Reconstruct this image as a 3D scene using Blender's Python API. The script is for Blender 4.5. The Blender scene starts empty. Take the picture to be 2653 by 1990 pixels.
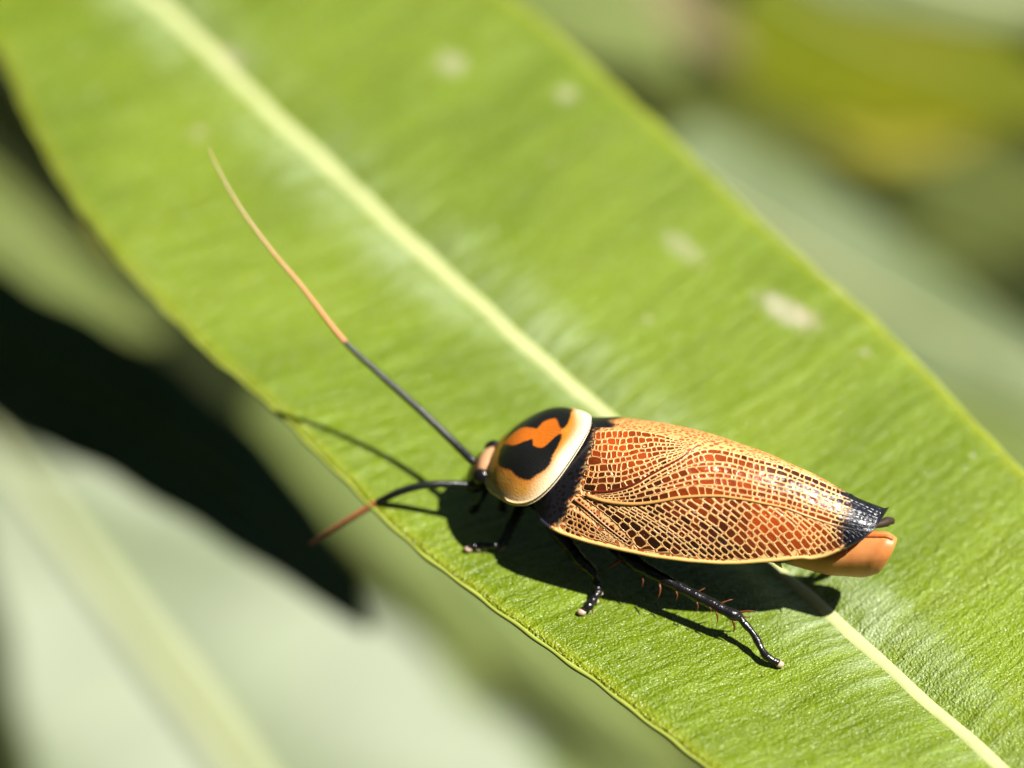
import bpy, math, random
import numpy as np
from mathutils import Vector

# ---------------------------------------------------------------- camera, sky, sun, exposure (1 unit = 1 cm)
S = bpy.context.scene
S.unit_settings.system = 'METRIC'
S.unit_settings.scale_length = 0.01
S.unit_settings.length_unit = 'CENTIMETERS'
D, ELEV, FW = 12.0, math.radians(45), 3.3
W, H = 2653.0, 1990.0
C = np.array([0, -D*math.cos(ELEV), D*math.sin(ELEV)])
F = np.array([0, math.cos(ELEV), -math.sin(ELEV)])
R = np.array([1.0, 0, 0])
U = np.array([0, math.sin(ELEV), math.cos(ELEV)])
K = FW/D/W
FOCUS, APERTURE = 11.14, 0.50
cd = bpy.data.cameras.new('camera')
cam = bpy.data.objects.new('camera', cd)
S.collection.objects.link(cam)
S.camera = cam
cam.location = C
cam.rotation_euler = (math.pi/2-ELEV, 0, 0)
cd.sensor_width = 36.0
cd.lens = 36.0*D/FW
cd.clip_start, cd.clip_end = 0.1, 5000.0
cd.dof.use_dof = True
cd.dof.focus_distance = FOCUS
# f-stop for an aperture of APERTURE cm (lens is in mm, scene unit 1 = blender metre)
cd.dof.aperture_fstop = (cd.lens*0.001)/APERTURE

SUN = np.array([0.62, -0.09, 1.0]); SUN /= np.linalg.norm(SUN)     # towards the sun
sun_el = math.asin(SUN[2])
sun_az = math.atan2(SUN[0], SUN[1])
wd = bpy.data.worlds.new('World'); S.world = wd; wd.use_nodes = True
nt = wd.node_tree
sky = nt.nodes.new('ShaderNodeTexSky'); sky.sky_type = 'NISHITA'; sky.sun_disc = False
sky.sun_elevation = sun_el; sky.sun_rotation = sun_az
sky.air_density = 0.6; sky.dust_density = 0.3; sky.altitude = 800
bgn = nt.nodes['Background']; bgn.inputs['Strength'].default_value = 0.05
nt.links.new(sky.outputs[0], bgn.inputs[0])
ld = bpy.data.lights.new('sun', 'SUN'); ld.energy = 5.0; ld.angle = math.radians(0.55); ld.color = (1.0, 0.955, 0.88)
lo = bpy.data.objects.new('sun', ld); S.collection.objects.link(lo)
lo.rotation_euler = Vector(SUN).to_track_quat('Z', 'Y').to_euler()
lo.location = Vector(SUN*80)
vs = S.view_settings
vs.view_transform = 'Standard'; vs.look = 'None'; vs.exposure = 1.28; vs.gamma = 1.0; vs.use_curve_mapping = False

rng = np.random.default_rng(7)
random.seed(7)

# ---------------------------------------------------------------- helpers
def ray(px, py):
    px = np.asarray(px, float); py = np.asarray(py, float)
    return F + R*((px-W/2)*K)[..., None] - U*((py-H/2)*K)[..., None]
def at(px, py, z):
    d = ray(px, py)
    return C + d*((np.asarray(z, float)-C[2])/d[..., 2])[..., None]
def atf(px, py, f):
    return C + ray(px, py)*np.asarray(f, float)[..., None]
def smooth1(y, n):
    k = np.ones(n)/n
    p = np.concatenate([np.full(n, y[0])+(y[0]-y[n:0:-1]), y, np.full(n, y[-1])+(y[-1]-y[-2:-n-2:-1])])
    return np.convolve(np.convolve(p, k, 'same'), k, 'same')[n:-n]
def sstep(a, b, x):
    t = np.clip((np.asarray(x, float)-a)/(b-a), 0, 1)
    return t*t*(3-2*t)
def spline(pts, n):
    """Catmull-Rom through pts (N,k), n samples even in arc length"""
    P = np.asarray(pts, float)
    if len(P) == 2:
        return P[0]+(P[1]-P[0])*np.linspace(0, 1, n)[:, None]
    Q = np.vstack([2*P[0]-P[1], P, 2*P[-1]-P[-2]])
    out = []
    t = np.linspace(0, 1, 24, endpoint=False)[:, None]
    for i in range(1, len(Q)-2):
        a, b, c, d = Q[i-1], Q[i], Q[i+1], Q[i+2]
        out.append(0.5*((2*b)+(c-a)*t+(2*a-5*b+4*c-d)*t**2+(3*b-a-3*c+d)*t**3))
    out.append(P[-1:])
    o = np.vstack(out)
    L = np.concatenate([[0], np.cumsum(np.linalg.norm(np.diff(o, axis=0), axis=1))])
    q = np.linspace(0, L[-1], n)
    return np.stack([np.interp(q, L, o[:, k]) for k in range(o.shape[1])], 1)
def mk(name, verts, faces, mat, parent=None, cols=None, vec=None, smooth=True, kind=None):
    me = bpy.data.meshes.new(name)
    me.from_pydata(np.asarray(verts, float).tolist(), [], faces)
    if cols is not None:
        a = me.attributes.new('Col', 'FLOAT_COLOR', 'POINT')
        c = np.asarray(cols, float)
        if c.shape[1] == 3:
            c = np.hstack([c, np.ones((len(c), 1))])
        a.data.foreach_set('color', c.astype(np.float32).ravel())
    if vec is not None:
        a = me.attributes.new('leafpos', 'FLOAT_VECTOR', 'POINT')
        a.data.foreach_set('vector', np.asarray(vec, np.float32).ravel())
    if smooth:
        me.polygons.foreach_set('use_smooth', [True]*len(me.polygons))
    me.materials.append(mat)
    me.update()
    o = bpy.data.objects.new(name, me)
    S.collection.objects.link(o)
    if parent is not None:
        o.parent = parent
    if kind:
        o['kind'] = kind
    return o
def thing(name, label, cat, group=None):
    o = bpy.data.objects.new(name, None); S.collection.objects.link(o)
    o.empty_display_size = 0.2
    o['label'] = label; o['category'] = cat
    if group:
        o['group'] = group
    return o
def grid_faces(n, m, off=0, wrap=False):
    f = []
    mm = m if wrap else m-1
    for i in range(n-1):
        for j in range(mm):
            k = (j+1) % m
            f.append((off+i*m+j, off+i*m+k, off+(i+1)*m+k, off+(i+1)*m+j))
    return f
def tube(P, rad, seg=10, cap=True, flat=None):
    """verts, faces of a tube along P with radii; flat = (axis vec, factor) squashes it"""
    P = np.asarray(P, float); n = len(P); rad = np.broadcast_to(np.asarray(rad, float), (n,))
    T = np.gradient(P, axis=0); T /= np.linalg.norm(T, axis=1)[:, None]+1e-12
    ref = np.array([0, 0, 1.0]) if abs(T[0][2]) < 0.9 else np.array([1.0, 0, 0])
    N = np.cross(T[0], ref); N /= np.linalg.norm(N)
    V = []
    for i in range(n):
        N = N-T[i]*(N@T[i]); N /= np.linalg.norm(N)
        B = np.cross(T[i], N)
        for j in range(seg):
            th = 2*math.pi*j/seg
            V.append(P[i]+rad[i]*(math.cos(th)*N+math.sin(th)*B))
    f = grid_faces(n, seg, wrap=True)
    if cap:
        a = len(V); V.append(P[0]-T[0]*rad[0]*0.5); V.append(P[-1]+T[-1]*rad[-1]*0.6)
        for j in range(seg):
            f.append((a, (j+1) % seg, j)); f.append((a+1, (n-1)*seg+j, (n-1)*seg+(j+1) % seg))
    return np.array(V), f
def pin(poly, x, y):
    """signed distance-like value to polygon: negative inside"""
    poly = np.asarray(poly, float)
    x = np.asarray(x, float); y = np.asarray(y, float)
    ins = np.zeros(x.shape, bool); dmin = np.full(x.shape, 1e9)
    n = len(poly)
    for i in range(n):
        x0, y0 = poly[i]; x1, y1 = poly[(i+1) % n]
        c = (y0 > y) != (y1 > y)
        with np.errstate(divide='ignore', invalid='ignore'):
            xi = (x1-x0)*(y-y0)/(y1-y0)+x0
        ins ^= c & (x < xi)
        dx, dy = x1-x0, y1-y0
        t = np.clip(((x-x0)*dx+(y-y0)*dy)/(dx*dx+dy*dy+1e-12), 0, 1)
        dmin = np.minimum(dmin, np.hypot(x-x0-t*dx, y-y0-t*dy))
    return np.where(ins, -dmin, dmin)

# ---------------------------------------------------------------- materials
def newmat(name):
    m = bpy.data.materials.new(name); m.use_nodes = True
    n = m.node_tree
    return m, n, n.nodes['Principled BSDF'], n.nodes['Material Output']
def N(nt, kind, **kw):
    n = nt.nodes.new(kind)
    for k, v in kw.items():
        setattr(n, k, v)
    return n
def mathn(nt, op, a, b=None, c=None, clamp=False):
    n = N(nt, 'ShaderNodeMath', operation=op, use_clamp=clamp)
    for i, v in enumerate((a, b, c)):
        if v is None:
            continue
        if isinstance(v, (int, float)):
            n.inputs[i].default_value = v
        else:
            nt.links.new(v, n.inputs[i])
    return n.outputs[0]
def mixc(nt, fac, a, b, blend='MIX'):
    n = N(nt, 'ShaderNodeMix', data_type='RGBA', blend_type=blend)
    for s, v in ((n.inputs['Factor'], fac), (n.inputs[6], a), (n.inputs[7], b)):
        if isinstance(v, (int, float)):
            s.default_value = v
        elif isinstance(v, tuple):
            s.default_value = (*v, 1) if len(v) == 3 else v
        else:
            nt.links.new(v, s)
    return n.outputs[2]
def noise(nt, vec, scale, detail=2, rough=0.5):
    n = N(nt, 'ShaderNodeTexNoise'); n.inputs['Scale'].default_value = scale
    n.inputs['Detail'].default_value = detail; n.inputs['Roughness'].default_value = rough
    nt.links.new(vec, n.inputs['Vector'])
    return n.outputs['Fac']
def ramp(nt, fac, stops):
    n = N(nt, 'ShaderNodeMapRange'); n.interpolation_type = 'SMOOTHSTEP'
    nt.links.new(fac, n.inputs[0])
    n.inputs[1].default_value, n.inputs[2].default_value, n.inputs[3].default_value, n.inputs[4].default_value = stops
    return n.outputs[0]

def leaf_material(name, green, green2, rim, spots=(), trans=0.25, rough=0.4, fine=True, spec=0.5, tr_col=None):
    """leafpos = (s along the leaf in cm, d across in cm (0 at midrib), distance to the margin in cm)"""
    m, n, b, out = newmat(name)
    at_ = N(n, 'ShaderNodeAttribute', attribute_name='leafpos')
    sep = N(n, 'ShaderNodeSeparateXYZ'); n.links.new(at_.outputs['Vector'], sep.inputs[0])
    s, d, e = sep.outputs
    ad = mathn(n, 'ABSOLUTE', d)
    # lateral veins leave the midrib at an angle: shear s by |d|
    sh = mathn(n, 'MULTIPLY_ADD', ad, 0.10, s)
    cmb = N(n, 'ShaderNodeCombineXYZ'); n.links.new(sh, cmb.inputs[0]); n.links.new(d, cmb.inputs[1])
    def stretched(k):
        v = N(n, 'ShaderNodeVectorMath', operation='MULTIPLY'); n.links.new(cmb.outputs[0], v.inputs[0])
        v.inputs[1].default_value = (1, k, 1)
        return v.outputs[0]
    lat = noise(n, stretched(0.16), 26, 2, 0.55)
    fine_v = noise(n, stretched(0.5), 60, 2, 0.6)
    grain = noise(n, stretched(1.0), 130, 1, 0.5)
    big = noise(n, stretched(0.6), 1.6, 3, 0.55)
    col = mixc(n, ramp(n, big, (0.35, 0.68, 0, 1)), green, green2)
    wide = noise(n, stretched(0.09), 11, 2, 0.5)
    col = mixc(n, ramp(n, wide, (0.50, 0.68, 0, 0.42)), col, tuple(min(1, x*1.45+0.012) for x in green))
    col = mixc(n, ramp(n, wide, (0.34, 0.48, 0.22, 0)), col, tuple(x*0.72 for x in green))
    vein = ramp(n, lat, (0.56, 0.72, 0, 1))
    col = mixc(n, mathn(n, 'MULTIPLY', vein, 0.5), col, tuple(min(1, x*1.5+0.02) for x in green))
    col = mixc(n, ramp(n, fine_v, (0.35, 0.6, 0.22, 0)), col, tuple(x*0.6 for x in green))
    if fine:
        # sheen painted beside the midrib, broken up along the side veins, and scattered pale specks
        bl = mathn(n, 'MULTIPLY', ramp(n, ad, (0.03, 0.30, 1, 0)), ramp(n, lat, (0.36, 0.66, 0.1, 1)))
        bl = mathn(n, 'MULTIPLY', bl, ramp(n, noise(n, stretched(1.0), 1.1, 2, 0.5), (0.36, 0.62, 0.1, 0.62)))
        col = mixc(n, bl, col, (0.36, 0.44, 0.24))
        vo = N(n, 'ShaderNodeTexVoronoi'); vo.inputs['Scale'].default_value = 5.0; n.links.new(cmb.outputs[0], vo.inputs['Vector'])
        sc_ = N(n, 'ShaderNodeSeparateColor'); n.links.new(vo.outputs['Color'], sc_.inputs[0])
        sp = mathn(n, 'MULTIPLY', ramp(n, vo.outputs['Distance'], (0.035, 0.085, 1, 0)), ramp(n, sc_.outputs[0], (0.70, 0.74, 0, 0.75)))
        col = mixc(n, sp, col, (0.42, 0.43, 0.28))
        blot = noise(n, stretched(0.8), 5.0, 3, 0.6)
        col = mixc(n, ramp(n, blot, (0.58, 0.75, 0, 0.35)), col, (0.22, 0.27, 0.06))
    for (ss, dd, rs, rd, amt, sc) in spots:      # pale dusty patches, scars and painted sheen of the blade
        ex = mathn(n, 'DIVIDE', mathn(n, 'SUBTRACT', s, ss), rs)
        ey = mathn(n, 'DIVIDE', mathn(n, 'SUBTRACT', d, dd), rd)
        r2 = mathn(n, 'SQRT', mathn(n, 'ADD', mathn(n, 'MULTIPLY', ex, ex), mathn(n, 'MULTIPLY', ey, ey)))
        r2 = mathn(n, 'ADD', r2, mathn(n, 'MULTIPLY', mathn(n, 'SUBTRACT', fine_v, 0.5), 2.4))
        col = mixc(n, mathn(n, 'MULTIPLY', ramp(n, r2, (0.5, 1.0, 1, 0)), amt), col, sc)
    # the blade turns yellow towards the margin
    col = mixc(n, ramp(n, e, (0.0, 0.055, 0.5, 0)), col, rim)
    n.links.new(col, b.inputs['Base Color'])
    b.inputs['Roughness'].default_value = rough
    b.inputs['Specular IOR Level'].default_value = spec
    if fine:
        hgt = mathn(n, 'ADD', mathn(n, 'MULTIPLY', lat, 1.5), mathn(n, 'MULTIPLY', fine_v, 0.7))
        hgt = mathn(n, 'ADD', hgt, mathn(n, 'MULTIPLY', grain, 0.75))
        bp = N(n, 'ShaderNodeBump'); bp.inputs['Strength'].default_value = 1.0; bp.inputs['Distance'].default_value = 0.012
        n.links.new(hgt, bp.inputs['Height']); n.links.new(bp.outputs[0], b.inputs['Normal'])
        rr = mathn(n, 'MULTIPLY_ADD', fine_v, 0.2, rough-0.16)
        n.links.new(rr, b.inputs['Roughness'])
    tr = N(n, 'ShaderNodeBsdfTranslucent')
    n.links.new(mixc(n, 1.0, col, tr_col or (1.25, 1.3, 0.35), 'MULTIPLY'), tr.inputs[0])
    ms = N(n, 'ShaderNodeMixShader'); ms.inputs[0].default_value = trans
    n.links.new(b.outputs[0], ms.inputs[1]); n.links.new(tr.outputs[0], ms.inputs[2])
    n.links.new(ms.outputs[0], out.inputs[0])
    return m
def plain(name, col, rough=0.4, spec=0.5, var=0.25, scale=30, bump=0.0, coat=0.0, trans=0.0, sss=0.0, bdist=0.004):
    m, n, b, out = newmat(name)
    tc = N(n, 'ShaderNodeTexCoord')
    nz = noise(n, tc.outputs['Object'], scale, 3, 0.6)
    c = mixc(n, nz, tuple(x*(1-var) for x in col), tuple(min(1, x*(1+var)) for x in col))
    n.links.new(c, b.inputs['Base Color'])
    b.inputs['Roughness'].default_value = rough; b.inputs['Specular IOR Level'].default_value = spec
    b.inputs['Coat Weight'].default_value = coat; b.inputs['Coat Roughness'].default_value = 0.12
    if sss:
        b.inputs['Subsurface Weight'].default_value = sss
        b.inputs['Subsurface Radius'].default_value = (0.05, 0.02, 0.008); b.inputs['Subsurface Scale'].default_value = 1.0
    if bump:
        bp = N(n, 'ShaderNodeBump'); bp.inputs['Strength'].default_value = bump; bp.inputs['Distance'].default_value = bdist
        n.links.new(nz, bp.inputs['Height']); n.links.new(bp.outputs[0], b.inputs['Normal'])
    if trans:
        tr = N(n, 'ShaderNodeBsdfTranslucent'); n.links.new(c, tr.inputs[0])
        ms = N(n, 'ShaderNodeMixShader'); ms.inputs[0].default_value = trans
        n.links.new(b.outputs[0], ms.inputs[1]); n.links.new(tr.outputs[0], ms.inputs[2]); n.links.new(ms.outputs[0], out.inputs[0])
    return m
def attr_mat(name, rough=0.35, spec=0.5, coat=0.0, bump=0.0, scale=120, var=0.15, trans=0.0, bdist=0.002, coat_rough=0.1):
    m, n, b, out = newmat(name)
    a = N(n, 'ShaderNodeAttribute', attribute_name='Col')
    tc = N(n, 'ShaderNodeTexCoord')
    nz = noise(n, tc.outputs['Object'], scale, 2, 0.6)
    k = mathn(n, 'MULTIPLY_ADD', nz, 2*var, 1-var)
    g = N(n, 'ShaderNodeCombineColor')
    for i in range(3):
        n.links.new(k, g.inputs[i])
    c = mixc(n, 1.0, a.outputs['Color'], g.outputs[0], 'MULTIPLY')
    n.links.new(c, b.inputs['Base Color'])
    b.inputs['Roughness'].default_value = rough; b.inputs['Specular IOR Level'].default_value = spec
    b.inputs['Coat Weight'].default_value = coat; b.inputs['Coat Roughness'].default_value = coat_rough
    if bump:
        bp = N(n, 'ShaderNodeBump'); bp.inputs['Strength'].default_value = bump; bp.inputs['Distance'].default_value = bdist
        n.links.new(nz, bp.inputs['Height']); n.links.new(bp.outputs[0], b.inputs['Normal'])
    if trans:
        tr = N(n, 'ShaderNodeBsdfTranslucent'); n.links.new(c, tr.inputs[0])
        ms = N(n, 'ShaderNodeMixShader'); ms.inputs[0].default_value = trans
        n.links.new(b.outputs[0], ms.inputs[1]); n.links.new(tr.outputs[0], ms.inputs[2]); n.links.new(ms.outputs[0], out.inputs[0])
    return m

# ---------------------------------------------------------------- ground far below the foliage
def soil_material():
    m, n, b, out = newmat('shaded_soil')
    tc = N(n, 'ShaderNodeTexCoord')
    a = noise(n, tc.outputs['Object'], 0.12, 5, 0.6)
    n.links.new(mixc(n, ramp(n, a, (0.35, 0.65, 0, 1)), (0.006, 0.008, 0.003), (0.018, 0.023, 0.007)), b.inputs['Base Color'])  # deep shade under the shrub is put into the soil's dark colour
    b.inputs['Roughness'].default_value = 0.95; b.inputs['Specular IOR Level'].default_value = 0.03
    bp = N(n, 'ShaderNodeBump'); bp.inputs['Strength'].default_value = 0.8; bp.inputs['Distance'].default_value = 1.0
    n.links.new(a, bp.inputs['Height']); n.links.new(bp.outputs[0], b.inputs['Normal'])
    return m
gx = np.concatenate([-np.geomspace(40, 2500, 10)[::-1], np.linspace(-36, 36, 30), np.geomspace(40, 2500, 10)])
GX, GY = np.meshgrid(gx, gx, indexing='ij')
GZ = -45+0.9*np.sin(GX*0.31+1)*np.cos(GY*0.27)+0.5*np.sin(GX*0.8+GY*0.6)
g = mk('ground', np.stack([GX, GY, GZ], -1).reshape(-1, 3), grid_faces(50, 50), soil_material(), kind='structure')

# ---------------------------------------------------------------- the leaf the insect stands on
mid_px = [(430, 0), (560, 140), (700, 290), (900, 480), (1130, 690), (1340, 880), (1540, 1050), (1790, 1275), (2030, 1490), (2330, 1755), (2600, 1990)]
lef_px = [(0, 85), (70, 270), (180, 480), (270, 610), (380, 735), (520, 880), (720, 1060), (870, 1210), (1010, 1345), (1160, 1470), (1320, 1590), (1500, 1710), (1690, 1850), (1870, 1990)]
rig_px = [(1340, 0), (1480, 110), (1640, 255), (1860, 455), (2080, 655), (2210, 770), (2330, 885), (2480, 1035), (2653, 1225)]
ZL, ZR, ZM = 0.075, 0.03, -0.022
mw = at(*np.array(mid_px, float).T, ZM)[:, :2]
lw = at(*np.array(lef_px, float).T, ZL)[:, :2]
rw = at(*np.array(rig_px, float).T, ZR)[:, :2]
A0 = mw[5]
AD = (mw[-1]-mw[0]); AD /= np.linalg.norm(AD)          # leaf axis, towards the lower right
AN = np.array([AD[1], -AD[0]])                          # towards the lower left (left edge)
def sd(p): q = p-A0; return q@AD, q@AN
sm, dm = sd(mw); sl, dl = sd(lw); sr, dr = sd(rw)
S0, S1 = -6.2, 5.6
sg = np.linspace(S0, S1, 900)
def ext(ss, dd, v0, v1, s0e, s1e):
    """prolong an edge beyond the frame so that the leaf closes at both ends"""
    o = np.argsort(ss); ss, dd = ss[o], dd[o]
    xs = np.concatenate([s0e, ss, s1e]); ds = np.concatenate([v0, dd, v1])
    return smooth1(np.interp(sg, xs, ds), 13)
Dm = ext(sm, dm, [dm[0]-0.15], [dm[-1]], [S0], [S1])
Dl = ext(sl, dl, [0.0, 0.35, 0.62], [0.72, 0.45, 0.05], [S0, -4.6, -3.2], [3.0, 4.4, S1])
Dr = ext(sr, dr, [0.0, -0.45, -0.8], [-0.75, -0.45, 0.02], [S0, -4.8, -3.4], [2.9, 4.4, S1])
Dl = np.maximum(Dl, Dm+0.01); Dr = np.minimum(Dr, Dm-0.01)
# slightly uneven margins
Dl = Dl+0.003*np.sin(sg*17)*np.sin(sg*5.3+1)+0.0018*np.sin(sg*41+0.4)
Dr = Dr+0.003*np.sin(sg*13+2)*np.sin(sg*4.1)+0.0015*np.sin(sg*37)
def leaf_z(s, t, d):
    """t in -1 (right edge) .. 0 (midrib) .. 1 (left edge)"""
    at_ = np.abs(t)
    groove = -0.022*np.exp(-(d/0.07)**2)+0.006*np.exp(-((np.abs(d)-0.17)/0.1)**2)
    edge = np.where(t > 0, ZL, ZR)*at_**1.8-0.02*at_**14
    wav = 0.012*np.sin(s*2.1+t*1.5)*at_**2+0.006*np.sin(s*5.7+2*t)*at_**2
    bend = -0.035*np.maximum(0, -s-0.9)**2-0.03*np.maximum(0, s-1.7)**2
    return groove+edge+wav+bend
def leaf_at(x, y):
    s, d = sd(np.stack([np.asarray(x, float), np.asarray(y, float)], -1))
    m_, l_, r_ = np.interp(s, sg, Dm), np.interp(s, sg, Dl), np.interp(s, sg, Dr)
    dd = d-m_
    t = np.where(dd > 0, dd/(l_-m_), dd/(m_-r_))
    return leaf_z(s, t, dd)
nt_ = 111
tg = np.linspace(-1, 1, nt_); tg = np.sign(tg)*np.abs(tg)**1.15
SS = sg[:, None]+0*tg[None, :]
TT = tg[None, :]+0*sg[:, None]
DD = np.where(TT > 0, TT*(Dl-Dm)[:, None], TT*(Dm-Dr)[:, None])
ZZ = leaf_z(SS, TT, DD)
XY = A0+SS[..., None]*AD+(DD+Dm[:, None])[..., None]*AN
top = np.concatenate([XY, ZZ[..., None]], -1).reshape(-1, 3)
E = np.where(TT > 0, (1-TT)*(Dl-Dm)[:, None], (1+TT)*(Dm-Dr)[:, None])
vec = np.stack([SS, DD, E], -1).reshape(-1, 3)
bot = top.copy(); bot[:, 2] -= 0.022+0.012*np.minimum(1, E.reshape(-1)/0.3)
nV = len(top)
fc = grid_faces(len(sg), nt_)
fb = [(a+nV, d_+nV, c_+nV, b_+nV) for a, b_, c_, d_ in fc]
n_s = len(sg)
side = []
for i in range(n_s-1):
    a, b_ = i*nt_, (i+1)*nt_
    side.append((a, b_, b_+nV, a+nV))
    a, b_ = i*nt_+nt_-1, (i+1)*nt_+nt_-1
    side.append((b_, a, a+nV, b_+nV))
def spot(px, py, rs, rd, amt, colr):
    p = at(px, py, 0)[:2]; s, d = sd(p); d -= np.interp(s, sg, Dm)
    return (float(s), float(d), rs, rd, amt, colr)
PALE = (0.42, 0.40, 0.27); PINK = (0.44, 0.36, 0.26); SHEEN = (0.33, 0.40, 0.24)
spots = [spot(2030, 815, 0.13, 0.06, 0.75, PALE), spot(2090, 835, 0.08, 0.04, 0.5, PINK), spot(1170, 170, 0.07, 0.06, 0.55, PALE),
         spot(1467, 252, 0.045, 0.04, 0.7, PALE), spot(598, 125, 0.07, 0.03, 0.55, PINK), spot(1770, 645, 0.12, 0.05, 0.4, PALE),
         spot(513, 345, 0.03, 0.03, 0.5, PINK), spot(2240, 928, 0.018, 0.018, 0.8, PALE), spot(1680, 830, 0.018, 0.018, 0.6, PALE),
         spot(1465, 1010, 0.35, 0.06, 0.2, SHEEN), spot(1050, 690, 0.5, 0.07, 0.15, SHEEN), spot(2360, 1640, 0.5, 0.08, 0.15, SHEEN)]  # last three: soft sheen along the midrib put into the colour
leaf = thing('leaf', 'large sharp green leaf with pale midrib carrying the orange cockroach', 'leaf')
LEAF_G, LEAF_G2, RIM = (0.120, 0.182, 0.003), (0.170, 0.238, 0.010), (0.29, 0.32, 0.012)
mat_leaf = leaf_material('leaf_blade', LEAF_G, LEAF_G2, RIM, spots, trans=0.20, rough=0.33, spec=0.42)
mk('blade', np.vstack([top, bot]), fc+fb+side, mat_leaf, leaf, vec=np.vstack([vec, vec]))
mat_rib = plain('leaf_midrib', (0.42, 0.45, 0.20), 0.42, 0.4, 0.16, 14, 0.4, trans=0.12)
mat_rim = plain('leaf_margin', (0.36, 0.42, 0.07), 0.45, 0.4, 0.2, 9, 0.5, trans=0.2)
# midrib: a low rounded cord lying in the groove
hw = np.interp(sg, [S0, -2.5, 0, 2.4, S1], [0.036, 0.030, 0.024, 0.021, 0.008])*(1+0.04*np.sin(sg*9)+0.04*np.sin(sg*23+1))
prof = np.linspace(-1, 1, 9)
wob = 0.002*np.sin(sg*7.3)+0.002*np.sin(sg*19+2)
RV = []
for i in range(n_s):
    for q in prof:
        dd = q*hw[i]+wob[i]
        tt = dd/((Dl-Dm)[i] if dd > 0 else (Dm-Dr)[i])
        z = leaf_z(sg[i], tt, dd)+0.009*(1-q*q)-0.001
        xy = A0+sg[i]*AD+(Dm[i]+dd)*AN
        RV.append((xy[0], xy[1], z))
mk('midrib', RV, grid_faces(n_s, 9), mat_rib, leaf)
for side_i in (0, nt_-1):
    P = top.reshape(n_s, nt_, 3)[:, side_i].copy(); P[:, 2] -= 0.010
    v, f = tube(P, 0.0095*(1+0.08*np.sin(sg*31)), 8)
    mk('margin', v, f, mat_rim, leaf)

# ---------------------------------------------------------------- leaves behind, out of focus
def back_leaf(label, pts, width, mat, rib_mat, normal, shape=(0.05, 0.5), fold=0.12, curl=0.1, rib=0.035, group='blurred leaves behind the insect leaf', asym=(1, 1), prof=None):
    """pts: three or more (px, py, distance) of the midrib; width = half width in cm; normal = rough facing direction"""
    p = np.array(pts, float)
    P = spline(atf(p[:, 0], p[:, 1], p[:, 2]), 60)
    n = len(P); t = np.linspace(0, 1, n)
    prof_w = width*np.clip(np.sin(math.pi*np.clip(shape[0]+(1-shape[0])*t, 0, 1)**shape[1]), 0.02, 1)**0.8
    if prof:
        prof_w = width*smooth1(np.interp(t, *prof), 5)
    T = np.gradient(P, axis=0); T /= np.linalg.norm(T, axis=1)[:, None]
    NN = np.array(normal, float); NN /= np.linalg.norm(NN)
    Bv = np.cross(T, NN); Bv /= np.linalg.norm(Bv, axis=1)[:, None]
    Nv = np.cross(Bv, T)
    m = 25; q = np.linspace(-1, 1, m)
    V = np.zeros((n, m, 3)); E_ = np.zeros((n, m)); Dd = np.zeros((n, m))
    for j in range(m):
        k = asym[0] if q[j] < 0 else asym[1]
        off = q[j]*prof_w*k*(1+0.03*np.sin(t*40+q[j]))
        up = fold*np.abs(off)-curl*off**2/width+0.02*width*np.sin(t*14+3*q[j])*abs(q[j])
        V[:, j] = P+Bv*off[:, None]+Nv*up[:, None]
        Dd[:, j] = off; E_[:, j] = (1-abs(q[j]))*prof_w*k
    L = np.linalg.norm(P[-1]-P[0])
    vv = V.reshape(-1, 3); lo_ = (V-Nv[:, None]*0.03).reshape(-1, 3)
    ve = np.stack([np.repeat(t*L, m), Dd.ravel(), E_.ravel()], -1)
    f = grid_faces(n, m); k = len(vv)
    f2 = [(a+k, d_+k, c_+k, b_+k) for a, b_, c_, d_ in f]
    sd_ = []
    for i in range(n-1):
        sd_ += [(i*m, (i+1)*m, (i+1)*m+k, i*m+k), ((i+1)*m+m-1, i*m+m-1, i*m+m-1+k, (i+1)*m+m-1+k)]
    for j in range(m-1):
        sd_ += [(j+1, j, j+k, j+1+k), ((n-1)*m+j, (n-1)*m+j+1, (n-1)*m+j+1+k, (n-1)*m+j+k)]
    root = thing('leaf', label, 'leaf', group)
    mk('blade', np.vstack([vv, lo_]), f+f2+sd_, mat, root, vec=np.vstack([ve, ve]))
    v, f = tube(P+Nv*0.01, np.interp(t, [0, 0.5, 1], [rib*1.0, rib, rib*0.8])*np.minimum(1, 0.25+prof_w/width), 8)
    mk('midrib', v, f, rib_mat, root)
    return root
HV = SUN/np.linalg.norm(SUN)+(-F); HV /= np.linalg.norm(HV)     # facing that mirrors the sun to the lens
g_mid = leaf_material('back_leaf_green', (0.085, 0.118, 0.020), (0.115, 0.150, 0.034), (0.13, 0.13, 0.02), trans=0.2, rough=0.6, fine=False, spec=0.15)
g_pale = leaf_material('back_leaf_glossy', (0.088, 0.120, 0.045), (0.108, 0.142, 0.060), (0.13, 0.145, 0.045), trans=0.15, rough=0.5, fine=False, spec=0.42)
g_olive = leaf_material('back_leaf_olive', (0.040, 0.052, 0.008), (0.060, 0.070, 0.012), (0.08, 0.08, 0.012), trans=0.2, rough=0.6, fine=False, spec=0.1)
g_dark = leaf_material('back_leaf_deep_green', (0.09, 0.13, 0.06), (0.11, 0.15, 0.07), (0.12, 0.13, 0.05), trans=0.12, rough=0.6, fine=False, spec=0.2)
g_yel = leaf_material('back_leaf_yellow_green', (0.095, 0.118, 0.002), (0.135, 0.140, 0.003), (0.17, 0.15, 0.006), trans=0.3, rough=0.7, fine=False, spec=0.06)
g_gold = leaf_material('back_leaf_gold', (0.27, 0.26, 0.03), (0.24, 0.18, 0.012), (0.27, 0.22, 0.02), trans=0.3, rough=0.6, fine=False, spec=0.15)
rib_b = plain('back_midrib', (0.46, 0.46, 0.2), 0.5, 0.3, 0.1, 5)
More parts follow.
